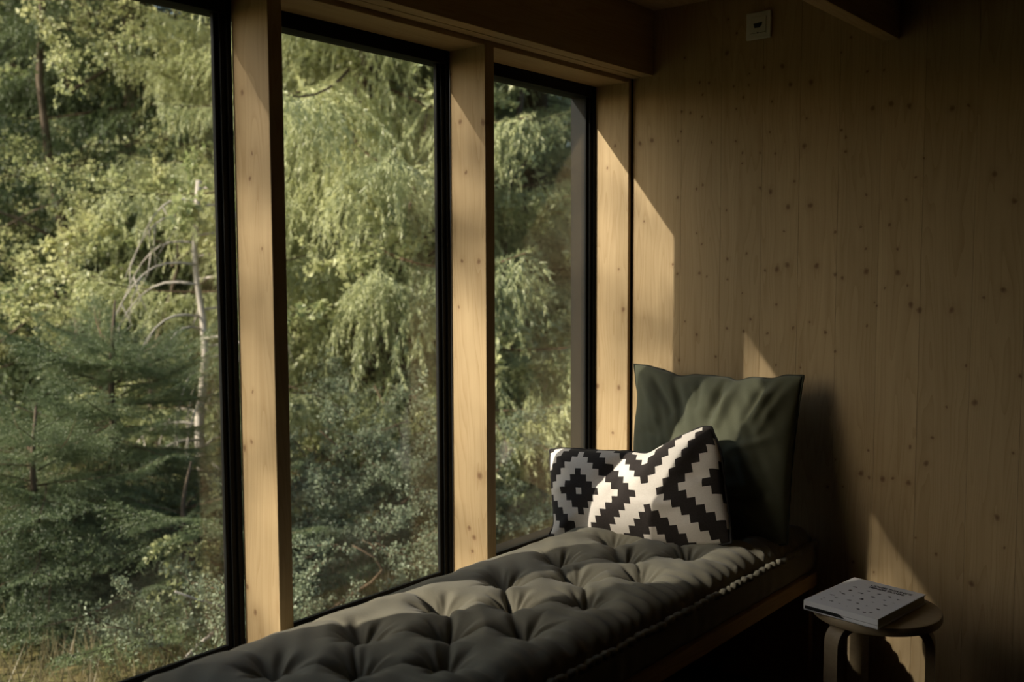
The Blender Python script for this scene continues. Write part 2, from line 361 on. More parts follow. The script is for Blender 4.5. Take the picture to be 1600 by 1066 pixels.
# windows: stepped black frames, panes
wlab = ['nearest window outside the picture', 'big left window with a black frame looking on the spruce forest',
        'middle window between the two spruce posts', 'narrow far window next to the back wall']
for i in range(1, 4):
    y0, y1 = YB[i]+PT, YB[i+1]
    root = empty('window_%d' % i, (-.15, (y0+y1)/2, ZS)); structure(root, wlab[i], 'window')
    ox = -.222 if i == 3 else -.168
    def part(name, mb, mat):
        o = mb.build(name, mat, root); o.matrix_parent_inverse = root.matrix_basis.inverted() if False else Matrix.Translation(-Vector(root.location)); return o
    steps = [(.014, -.1405), (.028, -.148), (.040, -.156)]
    ws = (.040 if i < 3 else .040)
    for side in (0, 1):
        mb = MB()
        prev = 0
        for (wd, xi) in steps:
            a, b = (y0+prev, y0+wd) if side == 0 else (y1-wd, y1-prev)
            mb.box(ox, xi, a+.0003, b-.0003, ZS, ZT, .001); prev = wd
        part('frame_stile', mb, M['black'])
    for side in (0, 1):
        mb = MB(); prev = 0
        for (wd, xi) in [(.013, -.1405), (.025, -.148), (.035 if side else .037, -.156)]:
            a, b = (ZS+prev, ZS+wd) if side == 0 else (ZT-wd, ZT-prev)
            mb.box(ox, xi-.0004, y0+.0405, y1-.0405, a+.0003, b-.0003, .001); prev = wd
        part('frame_rail', mb, M['black'])
    part('pane', MB().box(-.166, -.160, y0+.0385, y1-.0385, ZS+.036, ZT-.034), M['glass'])
# ------------------------------------------------------------------ bench and tufted mattress
X1, Y0, Y1 = .69, 1.03, 2.935
bench = empty('bench', (.35, 1.9, 0)); tag(bench, 'built-in spruce window bench under the grey green mattress', 'bench')
def wpart(name, mb_or_me, mat, root, smooth=False):
    me = mb_or_me.mesh(name, mat, smooth) if isinstance(mb_or_me, MB) else mb_or_me
    o = link(name, me, root); o.matrix_parent_inverse = Matrix.Translation(-Vector(root.location)); return o
wpart('top_panel', MB().box(.004, .662, .95, 2.95, .372, .396, .001), M['rail'], bench)
wpart('front_rail', MB().box(.664, .702, .95, 2.95, .353, .397, .0015), M['rail'], bench)
wpart('support_panel', MB().box(.05, .690, 1.93, 2.006, .001, .352, .001), M['rail'], bench)
wpart('support_panel', MB().box(.05, .690, .96, .985, .001, .352, .001), M['rail'], bench)
wpart('end_support', MB().box(.05, .69, 2.915, 2.95, .001, .371, .001), M['rail'], bench)

tufts = []
for r, x in enumerate((.29, .415, .54)):
    y = 1.18 if r != 1 else 1.305
    while y < 2.85:
        tufts.append((x + random.uniform(-.008, .008), y + random.uniform(-.01, .01))); y += .2455
TU = np.array(tufts)
def mattress_mesh():
    nx, ny = 190, 520
    xs = np.linspace(0.004, X1, nx); ys = np.linspace(Y0, Y1, ny)
    X, Y = np.meshgrid(xs, ys, indexing='ij')
    ex = np.minimum(1.0, (X1 - X)/.10); ey = np.minimum((Y-Y0)/.1, (Y1-Y)/.1)
    e = np.clip(np.minimum(ex, ey), 0, 1)
    Z = .492 + .062*np.sqrt(np.clip(1-(1-e)**2, 0, 1))
    xb = np.clip((X-.004)/.21, 0, 1); Z = np.minimum(Z, .468 + .086*(1-(1-xb)**2))
    # crest between the tufts
    rr = np.random.default_rng(3)
    D = np.sqrt((X[..., None]-TU[:, 0])**2 + (Y[..., None]-TU[:, 1])**2)
    order = np.sort(D, axis=2)
    d0 = order[..., 0]
    Z -= .036*np.exp(-(d0/.018)) + .028*np.exp(-(d0/.052)**2)
    # creases towards the diagonal neighbours and the edges
    cre = np.zeros_like(Z)
    def crease(p, q, depth, wd, bow):
        p = np.array(p); q = np.array(q); dv = q-p; L = np.hypot(*dv); u = dv/L; n = np.array([-u[1], u[0]])
        s = ((X-p[0])*u[0] + (Y-p[1])*u[1])/L; tt = (X-p[0])*n[0] + (Y-p[1])*n[1]
        tt = tt - bow*np.sin(np.pi*np.clip(s, 0, 1))
        a = np.where((s > -.02) & (s < 1.02), 1, 0)*(.42 + .58*np.abs(np.cos(np.pi*np.clip(s, 0, 1)))**1.5)
        return depth*a*np.exp(-np.abs(tt)/wd)
    for i, p in enumerate(tufts):
        for j, q in enumerate(tufts):
            if j <= i: continue
            dx, dy = abs(p[0]-q[0]), abs(p[1]-q[1])
            if .08 < dx < .17 and .07 < dy < .18:
                cre = np.maximum(cre, crease(p, q, rr.uniform(.020, .032), rr.uniform(.0055, .010), rr.uniform(-.022, .018)))
        if p[0] < .35: cre = np.maximum(cre, crease(p, (p[0]-.23, p[1]+rr.uniform(-.03, .03)), .016, .010, rr.uniform(-.02, .02)))
        if p[0] > .48: cre = np.maximum(cre, crease(p, (p[0]+.13, p[1]+rr.uniform(-.06, .06)), .012, .012, rr.uniform(-.02, .02)))
    Z -= cre*np.clip(e*1.6, .2, 1)
    # short curved pleats running out of every tuft
    ple = np.zeros_like(Z)
    for p in tufts:
        a0 = rr.uniform(0, 6.28)
        for k in range(8):
            a = a0 + k*2*np.pi/8 + rr.uniform(-.3, .3); l = rr.uniform(.05, .12)
            q = (p[0]+l*np.cos(a), p[1]+l*np.sin(a))
            dv = np.array(q)-np.array(p); L = l; ux, uy = np.cos(a), np.sin(a)
            s = ((X-p[0])*ux+(Y-p[1])*uy)/L; tt = -(X-p[0])*uy+(Y-p[1])*ux - rr.uniform(-.02, .02)*np.clip(s, 0, 1)**2
            wd = rr.uniform(.003, .0055)
            ple = np.maximum(ple, rr.uniform(.004, .009)*np.where((s > 0) & (s < 1), (1-s)**.7, 0)*np.exp(-np.abs(tt)/wd))
    Z -= ple*np.clip(e*2, .2, 1)
    # fan of small folds round every tuft
    for k, (tx, ty) in enumerate(tufts):
        dx, dy = X-tx, Y-ty; r = np.hypot(dx, dy); th = np.arctan2(dy, dx)
        ph = rr.uniform(0, 6.28)
        Z -= .0075*np.abs(np.cos(th*3.5 + ph + .5*np.sin(th+ph)))**7*np.exp(-((r-.042)/.032)**2)
        Z += .0024*np.sin(th*7 + ph + 1.2*np.sin(2*th+ph))*np.exp(-((r-.05)/.03)**2)
        Z += .0022*np.sin(th*13 + 2*ph)*np.exp(-((r-.035)/.02)**2)
    # gathered folds along the front and back edges
    ph = 2.0*np.sin(Y*9) + 1.1*np.sin(Y*23+1)
    Z += (.0065+.0035*np.sin(Y*7+.6))*np.sin(2*np.pi*Y/.046 + ph + (X1-X)*9)*np.exp(-((X1-X)/.075))*np.clip((X1-X)/.01, 0, 1)
    Z += .0022*np.sin(2*np.pi*Y/.09 + ph)*np.exp(-(X/.05))
    Z += .0022*np.sin(X*31+Y*17)*np.sin(Y*21-X*9+1) + .0010*np.sin(X*70+Y*43+2*np.sin(Y*19))
    vs = np.stack([X, Y, Z], -1).reshape(-1, 3).tolist(); fs = []
    for i in range(nx-1):
        for j in range(ny-1):
            a = i*ny+j; fs.append((a, a+ny, a+ny+1, a+1))
    # border: side walls down to the bench
    ring = [(i, 0) for i in range(nx)] + [(nx-1, j) for j in range(1, ny)] + [(i, ny-1) for i in range(nx-2, -1, -1)] + [(0, j) for j in range(ny-2, 0, -1)]
    prev = [i*ny+j for i, j in ring]
    cxy = ((.004+X1)/2, (Y0+Y1)/2)
    zr = [Z[i, j] for i, j in ring]
    for lvl, out in ((.75, .007), (.45, .010), (.15, .006), (0, -.004)):
        cur = []
        for n, (i, j) in enumerate(ring):
            x, y = X[i, j], Y[i, j]; ox = (out if i == nx-1 else (-0.002 if i == 0 else 0)); oy = (out if j == ny-1 else (-out if j == 0 else 0))
            wv = .0015*math.sin(y*60+3*math.sin(y*17))
            cur.append(len(vs)); vs.append((x+ox+(wv if i == nx-1 else 0), y+oy*.5, .3985 + (zr[n]-.3985)*lvl))
        for n in range(len(ring)):
            m2 = (n+1) % len(ring); fs.append((prev[n], cur[n], cur[m2], prev[m2]))
        prev = cur
    fs.append(tuple(reversed(prev)))
    me = bpy.data.meshes.new('mattress'); me.from_pydata(vs, [], fs); me.materials.append(M['matt'])
    me.polygons.foreach_set('use_smooth', [True]*len(me.polygons)); me.update()
    return me, (xs, ys, Z)
mme, (mxs, mys, MZ) = mattress_mesh()
matt = link('mattress', mme); tag(matt, 'long grey green tufted mattress lying on the window bench', 'mattress')
def mz(x, y): return float(MZ[np.argmin(abs(mxs-x)), np.argmin(abs(mys-y))])
# rolled and stitched front seam, lumpy like a rope
pts = []; rad = []
n = 900
for i in range(n):
    y = Y0 + (Y1-Y0)*i/(n-1); ph = 2*pi*y/.034 + 1.2*sin(y*11) + .8*sin(y*29)
    pts.append((X1+.009 + .0012*sin(ph), y, .492 + .0016*sin(ph*.5) + .0015*sin(y*37))); rad.append(.0088 + .0026*sin(ph+.8))
MB().tube(pts, rad, 8).build('rolled_seam', M['matt'], matt, True)
pts = [(.006, Y0+(Y1-Y0)*i/299, .466+.0012*sin(i*.9)) for i in range(300)]
MB().tube(pts, .0045, 6).build('rolled_seam', M['matt'], matt, True)
# tuft threads
tme = None
for k, (tx, ty) in enumerate(tufts):
    if tme is None:
        mb = MB()
        for q in range(7):
            a = random.uniform(0, pi); r = random.uniform(.006, .011)
            c = (random.uniform(-.004, .004), random.uniform(-.004, .004))
            mb.tube([(c[0]-r*cos(a), c[1]-r*sin(a), -.004), (c[0]-r*.6*cos(a), c[1]-r*.6*sin(a), .003), (c[0], c[1], .005+q*.0004), (c[0]+r*.6*cos(a), c[1]+r*.6*sin(a), .003), (c[0]+r*cos(a), c[1]+r*sin(a), -.004)], .0017, 5)
        tme = mb.mesh('tuft', M['seam'], True)
    o = link('tuft', tme, matt, (tx, ty, mz(tx, ty)+.004)); o.rotation_euler = (0, 0, random.uniform(0, 6.28))

# ------------------------------------------------------------------ pillows
def polyline(pts, n):
    pts = [Vector(p) for p in pts]; 
    # smooth through the points (Catmull-Rom), then even spacing
    dense = []
    for i in range(len(pts)-1):
        p0 = pts[max(i-1, 0)]; p1 = pts[i]; p2 = pts[i+1]; p3 = pts[min(i+2, len(pts)-1)]
        for k in range(12):
            t = k/12; dense.append(.5*((2*p1)+(p2-p0)*t+(2*p0-5*p1+4*p2-p3)*t*t+(3*p1-p0-3*p2+p3)*t**3))
    dense.append(pts[-1])
    L = [0]
    for a, b in zip(dense[:-1], dense[1:]): L.append(L[-1]+(b-a).length)
    out = []; j = 0
    for i in range(n):
        s = L[-1]*i/(n-1)
        while j < len(L)-2 and L[j+1] < s: j += 1
        f = (s-L[j])/max(L[j+1]-L[j], 1e-9); out.append(dense[j].lerp(dense[j+1], min(max(f, 0), 1)))
    return out
def pillow_mesh(name, edges, thick, nrm, mats, n=88, wr=None, split=False):
    B, Rr, T, Lf = [polyline(e, n) for e in edges]      # bottom L>R, right B>T, top L>R, left B>T
    nrm = Vector(nrm).normalized()
    def P(i, j):
        u = i/(n-1); v = j/(n-1)
        return (B[i]*(1-v) + T[i]*v + Lf[j]*(1-u) + Rr[j]*u - (B[0]*(1-u)*(1-v) + B[-1]*u*(1-v) + T[0]*(1-u)*v + T[-1]*u*v))
    vs = []; uvs = []; fs = []; mi = []
    front = {}; back = {}
    for i in range(n):
        for j in range(n):
            u = i/(n-1); v = j/(n-1); p = P(i, j)
            prof = (max(4*u*(1-u), 0)**.5)*(max(4*v*(1-v), 0)**.5)
            edge = i in (0, n-1) or j in (0, n-1)
            h = thick*prof
            wv = wr(u, v) if wr else 0
            fade = min(1, 8*min(u, 1-u, v, 1-v))
            front[i, j] = len(vs); vs.append(p + nrm*(h*.62 + wv*fade)); uvs.append((u, v))
            if edge: back[i, j] = front[i, j]
            else: back[i, j] = len(vs); vs.append(p - nrm*(h*.38)); uvs.append((u, v))
    for i in range(n-1):
        for j in range(n-1):
            fs.append((front[i, j], front[i+1, j], front[i+1, j+1], front[i, j+1])); mi.append(0)
            fs.append((back[i, j], back[i, j+1], back[i+1, j+1], back[i+1, j])); mi.append(1 if split else 0)
    me = bpy.data.meshes.new(name); me.from_pydata([tuple(v) for v in vs], [], fs)
    for mt in mats: me.materials.append(mt)
    me.polygons.foreach_set('material_index', mi); me.polygons.foreach_set('use_smooth', [True]*len(fs))
    uvl = me.uv_layers.new(name='UVMap')
    for l in me.loops: uvl.data[l.index].uv = uvs[l.vertex_index]
    me.update()
    loop = B + Rr[1:] + list(reversed(T))[1:] + list(reversed(Lf))[1:]
    return me, loop
def ridge(u, v, a, b, amp, wd):
    ax, ay = a; bx, by = b; dx, dy = bx-ax, by-ay; L2 = dx*dx+dy*dy
    s = max(0, min(1, ((u-ax)*dx+(v-ay)*dy)/L2)); d = math.hypot(u-ax-s*dx, v-ay-s*dy)
    return amp*math.exp(-(d/wd)**2)*(.3+.7*math.sin(pi*min(max(s, .08), .92)))
# dark green pillow: outline in metres, in the plane it leans in
ge = [[(0.2104, 2.7028, 0.4593), (0.3434, 2.7036, 0.4620), (0.4756, 2.7092, 0.4806), (0.5997, 2.7172, 0.5074), (0.6998, 2.7250, 0.5334)],
      [(0.6998, 2.7250, 0.5334), (0.6902, 2.7519, 0.6230), (0.6817, 2.7848, 0.7325), (0.6771, 2.8183, 0.8442), (0.6758, 2.8494, 0.9481), (0.6772, 2.8712, 1.0208)],
      [(0.0670, 2.8709, 1.0198), (0.1372, 2.8696, 1.0154), (0.2147, 2.8653, 1.0011), (0.2508, 2.8622, 0.9908), (0.3163, 2.8648, 0.9992), (0.4207, 2.8644, 0.9980), (0.4601, 2.8622, 0.9906), (0.5152, 2.8663, 1.0043), (0.5734, 2.8663, 1.0042), (0.6200, 2.8701, 1.0170), (0.6772, 2.8712, 1.0208)],
      [(0.2104, 2.7028, 0.4593), (0.1706, 2.7409, 0.5864), (0.1321, 2.7765, 0.7050), (0.1142, 2.8073, 0.8077), (0.1057, 2.8357, 0.9022), (0.0856, 2.8545, 0.9649), (0.0670, 2.8709, 1.0198)]]
gw_list = [((.30, .98), (.38, .70), -.012, .03), ((.60, .99), (.55, .74), -.016, .022), ((.66, .96), (.60, .70), .014, .03), ((.83, .97), (.76, .72), -.012, .022),
           ((.88, .95), (.80, .74), .012, .03), ((.02, .97), (.20, .70), .010, .035), ((.98, .97), (.84, .66), .010, .03), ((.97, .02), (.70, .25), .010, .03),
           ((.04, .30), (.25, .36), .008, .03), ((.03, .62), (.22, .60), -.006, .025), ((.45, .97), (.47, .80), -.008, .02), ((.30, .42), (.80, .30), .008, .05), ((.55, .25), (.95, .3), -.009, .03),
           ((.12, .96), (.30, .76), -.009, .025), ((.70, .55), (.95, .62), .007, .03)]
def gwr(u, v):
    s = 1.7*sum(ridge(u, v, *q) for q in gw_list)
    s += .0035*sin(u*47 + 2.5*sin(u*11))*math.exp(-(1-v)/.09) + .003*sin(v*41 + 2*sin(v*9))*math.exp(-(1-u)/.08)
    return s + .0022*sin(u*31+3*sin(v*7))*sin(v*19+2*sin(u*9)) + .0012*sin(u*83+v*31)
gme, gloop = pillow_mesh('pillow', ge, .15, (0, -1, .30), [M['green']], wr=gwr)
gp = link('pillow', gme); tag(gp, 'large plain dark green pillow leaning on the back wall', 'pillow', None)
# its sewn edge
def welt(loop, r, name, mat, parent, wob=.0006):
    pts = [Vector(p) + Vector((0, -.001, 0)) for p in loop]; pts.append(pts[0])
    MB().tube(pts, [r+wob*sin(i*.7) for i in range(len(pts))], 6, cap=False).build(name, mat, parent, True)
welt(gloop, .0028, 'edge_seam', M['seam'], gp)

# black and white pillow with stepped diamonds
def diamond_mat():
    t = NT('stepped_diamond_weave')
    uv = t.node('ShaderNodeUVMap'); sp = t.node('ShaderNodeSeparateXYZ'); t.link(uv.outputs[0], sp.inputs[0])
    i = t.math('ROUND', t.math('MULTIPLY_ADD', sp.outputs[0], 27.4, -6.6)); j = t.math('ROUND', t.math('MULTIPLY_ADD', sp.outputs[1], 14.2, -7.0))
    dA = t.math('ADD', t.math('PINGPONG', i, 11.0), t.math('PINGPONG', j, 11.0))
    d = t.math('MINIMUM', dA, t.math('SUBTRACT', 22.0, dA))
    a = t.math('LESS_THAN', d, .5); b = t.math('COMPARE', d, 5.0, 1.5); c = t.math('GREATER_THAN', d, 9.5)
    f = t.math('MAXIMUM', t.math('MAXIMUM', a, b), c)
    tc = t.node('ShaderNodeTexCoord'); n = t.noise(tc.outputs['Object'], 260, 2)
    white = t.mix(n, (.60, .55, .50, 1), (.74, .69, .64, 1)); black = t.mix(n, (.018, .015, .014, 1), (.04, .032, .03, 1))
    t.link(t.mix(f, black, white), t.bsdf.inputs['Base Color']); t.bsdf.inputs['Roughness'].default_value = .9
    t.bsdf.inputs['Specular IOR Level'].default_value = .12; t.bsdf.inputs['Sheen Weight'].default_value = .15
    t.bump(t.math('ADD', t.math('MULTIPLY', n, .6), t.math('MULTIPLY', f, .8)), .35, .0015)
    return t.m
M['diamond'] = diamond_mat(); M['blackcloth'] = fabric('black_cotton', (.022, .02, .02), 700, .1)
be = [[(-0.0131, 2.4927, 0.4826), (0.0440, 2.4925, 0.4821), (0.1053, 2.4951, 0.4882), (0.2128, 2.4985, 0.4963), (0.3266, 2.5025, 0.5059), (0.4341, 2.5085, 0.5202), (0.5358, 2.5163, 0.5388), (0.6173, 2.5277, 0.5660)],
      [(0.6173, 2.5277, 0.5660), (0.6008, 2.5504, 0.6201), (0.5774, 2.5746, 0.6777), (0.5514, 2.6030, 0.7452), (0.5268, 2.6283, 0.8054), (0.4820, 2.6548, 0.8687)],
      [(-0.0909, 2.6014, 0.7415), (-0.0275, 2.6060, 0.7525), (0.0493, 2.6079, 0.7568), (0.1359, 2.6102, 0.7623), (0.2191, 2.6132, 0.7696), (0.2690, 2.6131, 0.7693), (0.2957, 2.6152, 0.7742), (0.3290, 2.6247, 0.7969), (0.3680, 2.6351, 0.8218), (0.4169, 2.6467, 0.8493), (0.4562, 2.6546, 0.8681), (0.4820, 2.6548, 0.8687)],
      [(-0.0131, 2.4927, 0.4826), (-0.0050, 2.5096, 0.5228), (-0.0242, 2.5314, 0.5748), (-0.0476, 2.5551, 0.6312), (-0.0713, 2.5792, 0.6887), (-0.0909, 2.6014, 0.7415)]]
bw_list = [((.53, .99), (.40, .62), -.020, .045), ((.52, .8), (.44, .42), -.012, .04), ((.70, .9), (.58, .55), .012, .05), ((.97, .96), (.80, .65), .016, .05), ((.03, .97), (.2, .7), .010, .05), ((.02, .05), (.2, .25), .012, .05),
           ((.96, .5), (.86, .6), -.010, .03), ((.98, .03), (.8, .25), .012, .05), ((.03, .5), (.18, .55), .006, .04), ((.3, .04), (.36, .3), .008, .05), ((.84, .30), (.64, .42), .010, .05)]
def bwr(u, v): return sum(ridge(u, v, *q) for q in bw_list) + .0015*sin(u*23+2*sin(v*7))*sin(v*15)
bme, bloop = pillow_mesh('pillow', be, .13, (-.05, -1, .42), [M['diamond'], M['blackcloth']], wr=bwr, split=True)
bp = link('pillow', bme); tag(bp, 'black and white cushion with stepped diamond pattern propped before the green pillow', 'pillow')
welt(bloop, .0038, 'piping', M['blackcloth'], bp)

# ------------------------------------------------------------------ stool and book
SX, SY, SZ = 1.008, 2.592, .45
st = empty('stool', (SX, SY, 0)); tag(st, 'round birch stool with bent legs standing before the back wall under the book', 'stool')
seat = MB().lathe([(.0, -.028), (.154, -.026), (.162, -.024), (.165, -.018), (.165, -.008), (.163, -.002), (.158, 0), (.0, 0)], (0, 0, SZ), 96)
o = link('seat', seat.mesh('seat', M['stool'])); o.parent = st; smooth_by_angle(o, 30)
def bent_leg():
    # L of bent plywood in the plane (r, z): foot at r=.152, bends in below the seat
    th = .022; outer = []; r0 = .148; zt = SZ-.0265; rad = .062
    for z in (0.0005, .1, .2, .3): outer.append((r0, z))
    for k in range(11):
        a = k/10*pi/2; outer.append((r0-rad+rad*cos(a), zt-rad+rad*sin(a)))
    outer.append((.03, zt))
    inner = []
    ri = rad-th
    for z in (0.0005, .1, .2, .3): inner.append((r0-th, z))
    for k in range(11):
        a = k/10*pi/2; inner.append((r0-rad+ri*cos(a), zt-rad+ri*sin(a)))
    inner.append((.03, zt-th))
    poly = outer + inner[::-1]
    mb = MB(); n = len(poly); hw = .0255
    vs = [(r, -hw, z) for r, z in poly] + [(r, hw, z) for r, z in poly]
    m_ = len(outer)
    fs = [(i, (i+1) % n, (i+1) % n+n, i+n) for i in range(n)]
    for i in range(m_-1):
        a, b, c_, d = i, i+1, n-2-i, n-1-i
        fs.append((a, d, c_, b)); fs.append((a+n, b+n, c_+n, d+n))
    mb.add(vs, fs); return mb
lm = bent_leg().mesh('leg', M['stool'])
for a in (-118, 14, 128):
    l = link('leg', lm, st); l.rotation_euler = (0, 0, R(a)); smooth_by_angle(l, 25)

bk = empty('book', (.871, 2.442, SZ+.0008), R(-7.1)); tag(bk, 'square white book with rows of small black marks lying on the stool', 'book')
def bpart(name, mb, mat): return link(name, mb.mesh(name, mat), bk)
BWID, BLEN, BTH = .205, .272, .0262
bpart('page_block', MB().box(.004, BWID-.003, .004, BLEN-.004, .0031, BTH-.0031), M['pages'])
bpart('front_cover', MB().box(0, BWID, 0, BLEN, BTH-.003, BTH, .0006), M['paper'])
bpart('back_cover', MB().box(0, BWID, 0, BLEN, 0, .003, .0006), M['paper'])
bpart('spine', MB().box(0, BWID, 0, .0035, .0002, BTH-.0002, .0006), M['paper'])
bpart('spine_band', MB().prism([(.004, .0035), (.118, .0035), (.100, .0125), (.004, .0125)], -.0006, .0004, 1), M['ink'])
bpart('spine_line', MB().box(.10, BWID, -.0004, .0003, .0098, .0104), M['ink'])
def text(body, size, x, y, rot=0):
    cu = bpy.data.curves.new('title', 'FONT'); cu.body = body; cu.size = size; cu.extrude = .0001; cu.offset = size*.035; cu.space_character = 1.02
    tmp = bpy.data.objects.new('title', cu); COL.objects.link(tmp); bpy.context.view_layer.update()
    me = bpy.data.meshes.new_from_object(tmp.evaluated_get(bpy.context.evaluated_depsgraph_get())); bpy.data.objects.remove(tmp)
    me.materials.clear(); me.materials.append(M['ink'])
    o = link('title_lettering', me, bk, (x, y, BTH+.0002)); return o
text('COHEI BOUNCE', .0155, .066, .2335); text('MINDE SUNSE', .0155, .070, .2165)
marks = [(0.045,0.193,1.0000), (0.045,0.158,1.0000), (0.049,0.118,1.0000), (0.036,0.126,0.5000), (0.079,0.156,1.0000), (0.085,0.188,1.0000), (0.119,0.183,1.0000), (0.116,0.148,1.0000), (0.148,0.182,1.0000), (0.175,0.177,1.0000), (0.076,0.121,0.5000), (0.103,0.114,1.0000), (0.150,0.146,1.0000), (0.177,0.141,0.5000), (0.050,0.077,1.0000), (0.033,0.087,1.0000), (0.085,0.082,1.0000), (0.135,0.114,1.0000), (0.170,0.110,1.0000), (0.112,0.072,1.0000), (0.055,0.042,1.0000), (0.031,0.050,0.5000), (0.030,0.037,0.5000), (0.081,0.040,0.5000), (0.139,0.074,0.5000), (0.103,0.035,0.5000), (0.134,0.035,1.0000), (0.170,0.069,1.0000), (0.156,0.024,1.0000), (0.169,0.033,1.0000), (0.205,0.206,0.5000)]
rk = random.Random(5)
for (x, y, s) in marks:
    mb = MB()
    for q in range(rk.choice((2, 3, 3))):
        cx, cy_ = x + rk.uniform(-.003, .003)*s, y + rk.uniform(-.003, .003)*s; a0 = rk.uniform(0, 3); n = rk.choice((4, 5, 6))
        el = rk.uniform(.3, .8)
        ring = []
        for k in range(n):
            an = a0 + 2*pi*k/n; r = .0056*s*rk.uniform(.5, 1.2); ring.append((cx+r*cos(an), cy_+r*el*sin(an), BTH+.0001 + .00012*q))
        mb.add(ring, [tuple(range(n))])
    bpart('printed_mark', mb, M['ink'])

# ------------------------------------------------------------------ wall plate
wp = empty('wall_plate', (.4745, YW, 2.115)); tag(wp, 'small white wall plate with dark opening high on the board wall', 'wall plate')
def ppart(name, mb, mat): return link(name, mb.mesh(name, mat), wp)
ppart('plate', MB().box(-.042, .042, -.010, -.0003, -.0425, .0425, .003), M['plate'])
ppart('insert', MB().box(-.027, .027, -.0125, -.0095, -.026, .026, .001), M['plate'])
ppart('socket', MB().prism([(-.015, .006), (.015, .008), (.013, -.001), (.006, -.008), (-.012, -.008)], -.0128, -.012, 1), M['socket'])
ppart('slot', MB().box(-.026, .026, -.0129, -.012, -.0245, -.0236).box(-.003, .002, -.0131, -.012, -.0255, -.0215), M['socket'])
# ------------------------------------------------------------------ outdoors
def out(az, D, z=None):          # az degrees left of the +Y axis from the seat corner of the room, D metres
    a = R(az); x, y = 1.9 - D*sin(a), D*cos(a); return Vector((x, y, gz(x, y) if z is None else z))
def gz(x, y):
    d = max(0, -x-2.0); return -.62 + .035*d + .05*sin(x*.7+1)*sin(y*.6) + .0011*d*d
nx, ny = 120, 120
gx = np.linspace(-60, -.21, nx); gx = -.21 - ((-.21-gx)**1.6)/(59.79**.6); gy = np.linspace(-30, 60, ny)
vs = [(x, y, gz(x, y) + .03*sin(x*3.1+y*2.3)*sin(y*3.7-x)) for x in gx for y in gy]
fs = [(i*ny+j, i*ny+j+1, (i+1)*ny+j+1, (i+1)*ny+j) for i in range(nx-1) for j in range(ny-1)]
def groundmat():
    t = NT('forest_floor'); geo = t.node('ShaderNodeNewGeometry'); P = geo.outputs['Position']
    a = t.noise(P, .9, 4, .6); b = t.noise(P, 9, 3, .6)
    col = t.mix(t.ramp(a, .38, .62), (.10, .115, .035, 1), (.21, .15, .075, 1)); col = t.mix(t.ramp(b, .35, .7), col, (.06, .07, .025, 1))
    t.link(col, t.bsdf.inputs['Base Color']); t.bsdf.inputs['Roughness'].default_value = 1; t.bsdf.inputs['Specular IOR Level'].default_value = .05
    t.bump(b, .8, .05); return t.m
gme_ = bpy.data.meshes.new('ground'); gme_.from_pydata(vs, [], fs); gme_.materials.append(groundmat())
gme_.polygons.foreach_set('use_smooth', [True]*len(fs))
go = link('ground', gme_); structure(go, 'forest floor of moss and dry needles outside the windows', 'ground')

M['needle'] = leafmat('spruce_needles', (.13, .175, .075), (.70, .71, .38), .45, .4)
M['needle_dark_shade'] = leafmat('dark_and_shaded_needles', (.045, .075, .032), (.20, .25, .11), .3, .4)  # own dark green of the young spruces, painted shade on taller crowns
M['leaf'] = leafmat('fresh_leaves', (.18, .23, .085), (.71, .70, .37), .5, .4)
M['leaf_dull'] = leafmat('bluish_leaves', (.15, .19, .115), (.25, .29, .18), .4, .3)
M['grass'] = leafmat('dry_grass', (.13, .13, .065), (.26, .21, .12), .4, .2)
M['bark'] = plain('spruce_bark', (.11, .085, .062), .95, .1, 0, .8, 30, .35)
M['deadwood'] = plain('grey_dead_wood', (.38, .345, .30), .95, .1, 0, .6, 40, .25)
M['twig'] = plain('brown_twig', (.10, .07, .045), .95, .1)

def unit(a): return a/np.maximum(np.linalg.norm(a, axis=-1, keepdims=True), 1e-9)
def needles_along(P0, P1, spacing, length, width, r, spread=.75):
    """Blades along the segments P0>P1, as an (n,3,3) array of triangles."""
    seg = P1-P0; L = np.linalg.norm(seg, axis=1); cnt = np.maximum((L/spacing).astype(int), 1)
    idx = np.repeat(np.arange(len(L)), cnt); n = len(idx)
    t = r.random(n)[:, None]
    p = P0[idx] + seg[idx]*t
    d = unit(seg)[idx]; rv = r.normal(size=(n, 3)); rv[:, 2] *= .7
    perp = unit(rv - d*np.sum(rv*d, 1, keepdims=True))
    dirn = unit(d*.8 + perp*spread)
    side = unit(np.cross(dirn, r.normal(size=(n, 3))))
    l = (length*r.uniform(.7, 1.25, n))[:, None]; wd = (width*r.uniform(.7, 1.2, n))[:, None]
    return np.stack([p - side*wd/2, p + side*wd/2, p + dirn*l], 1)
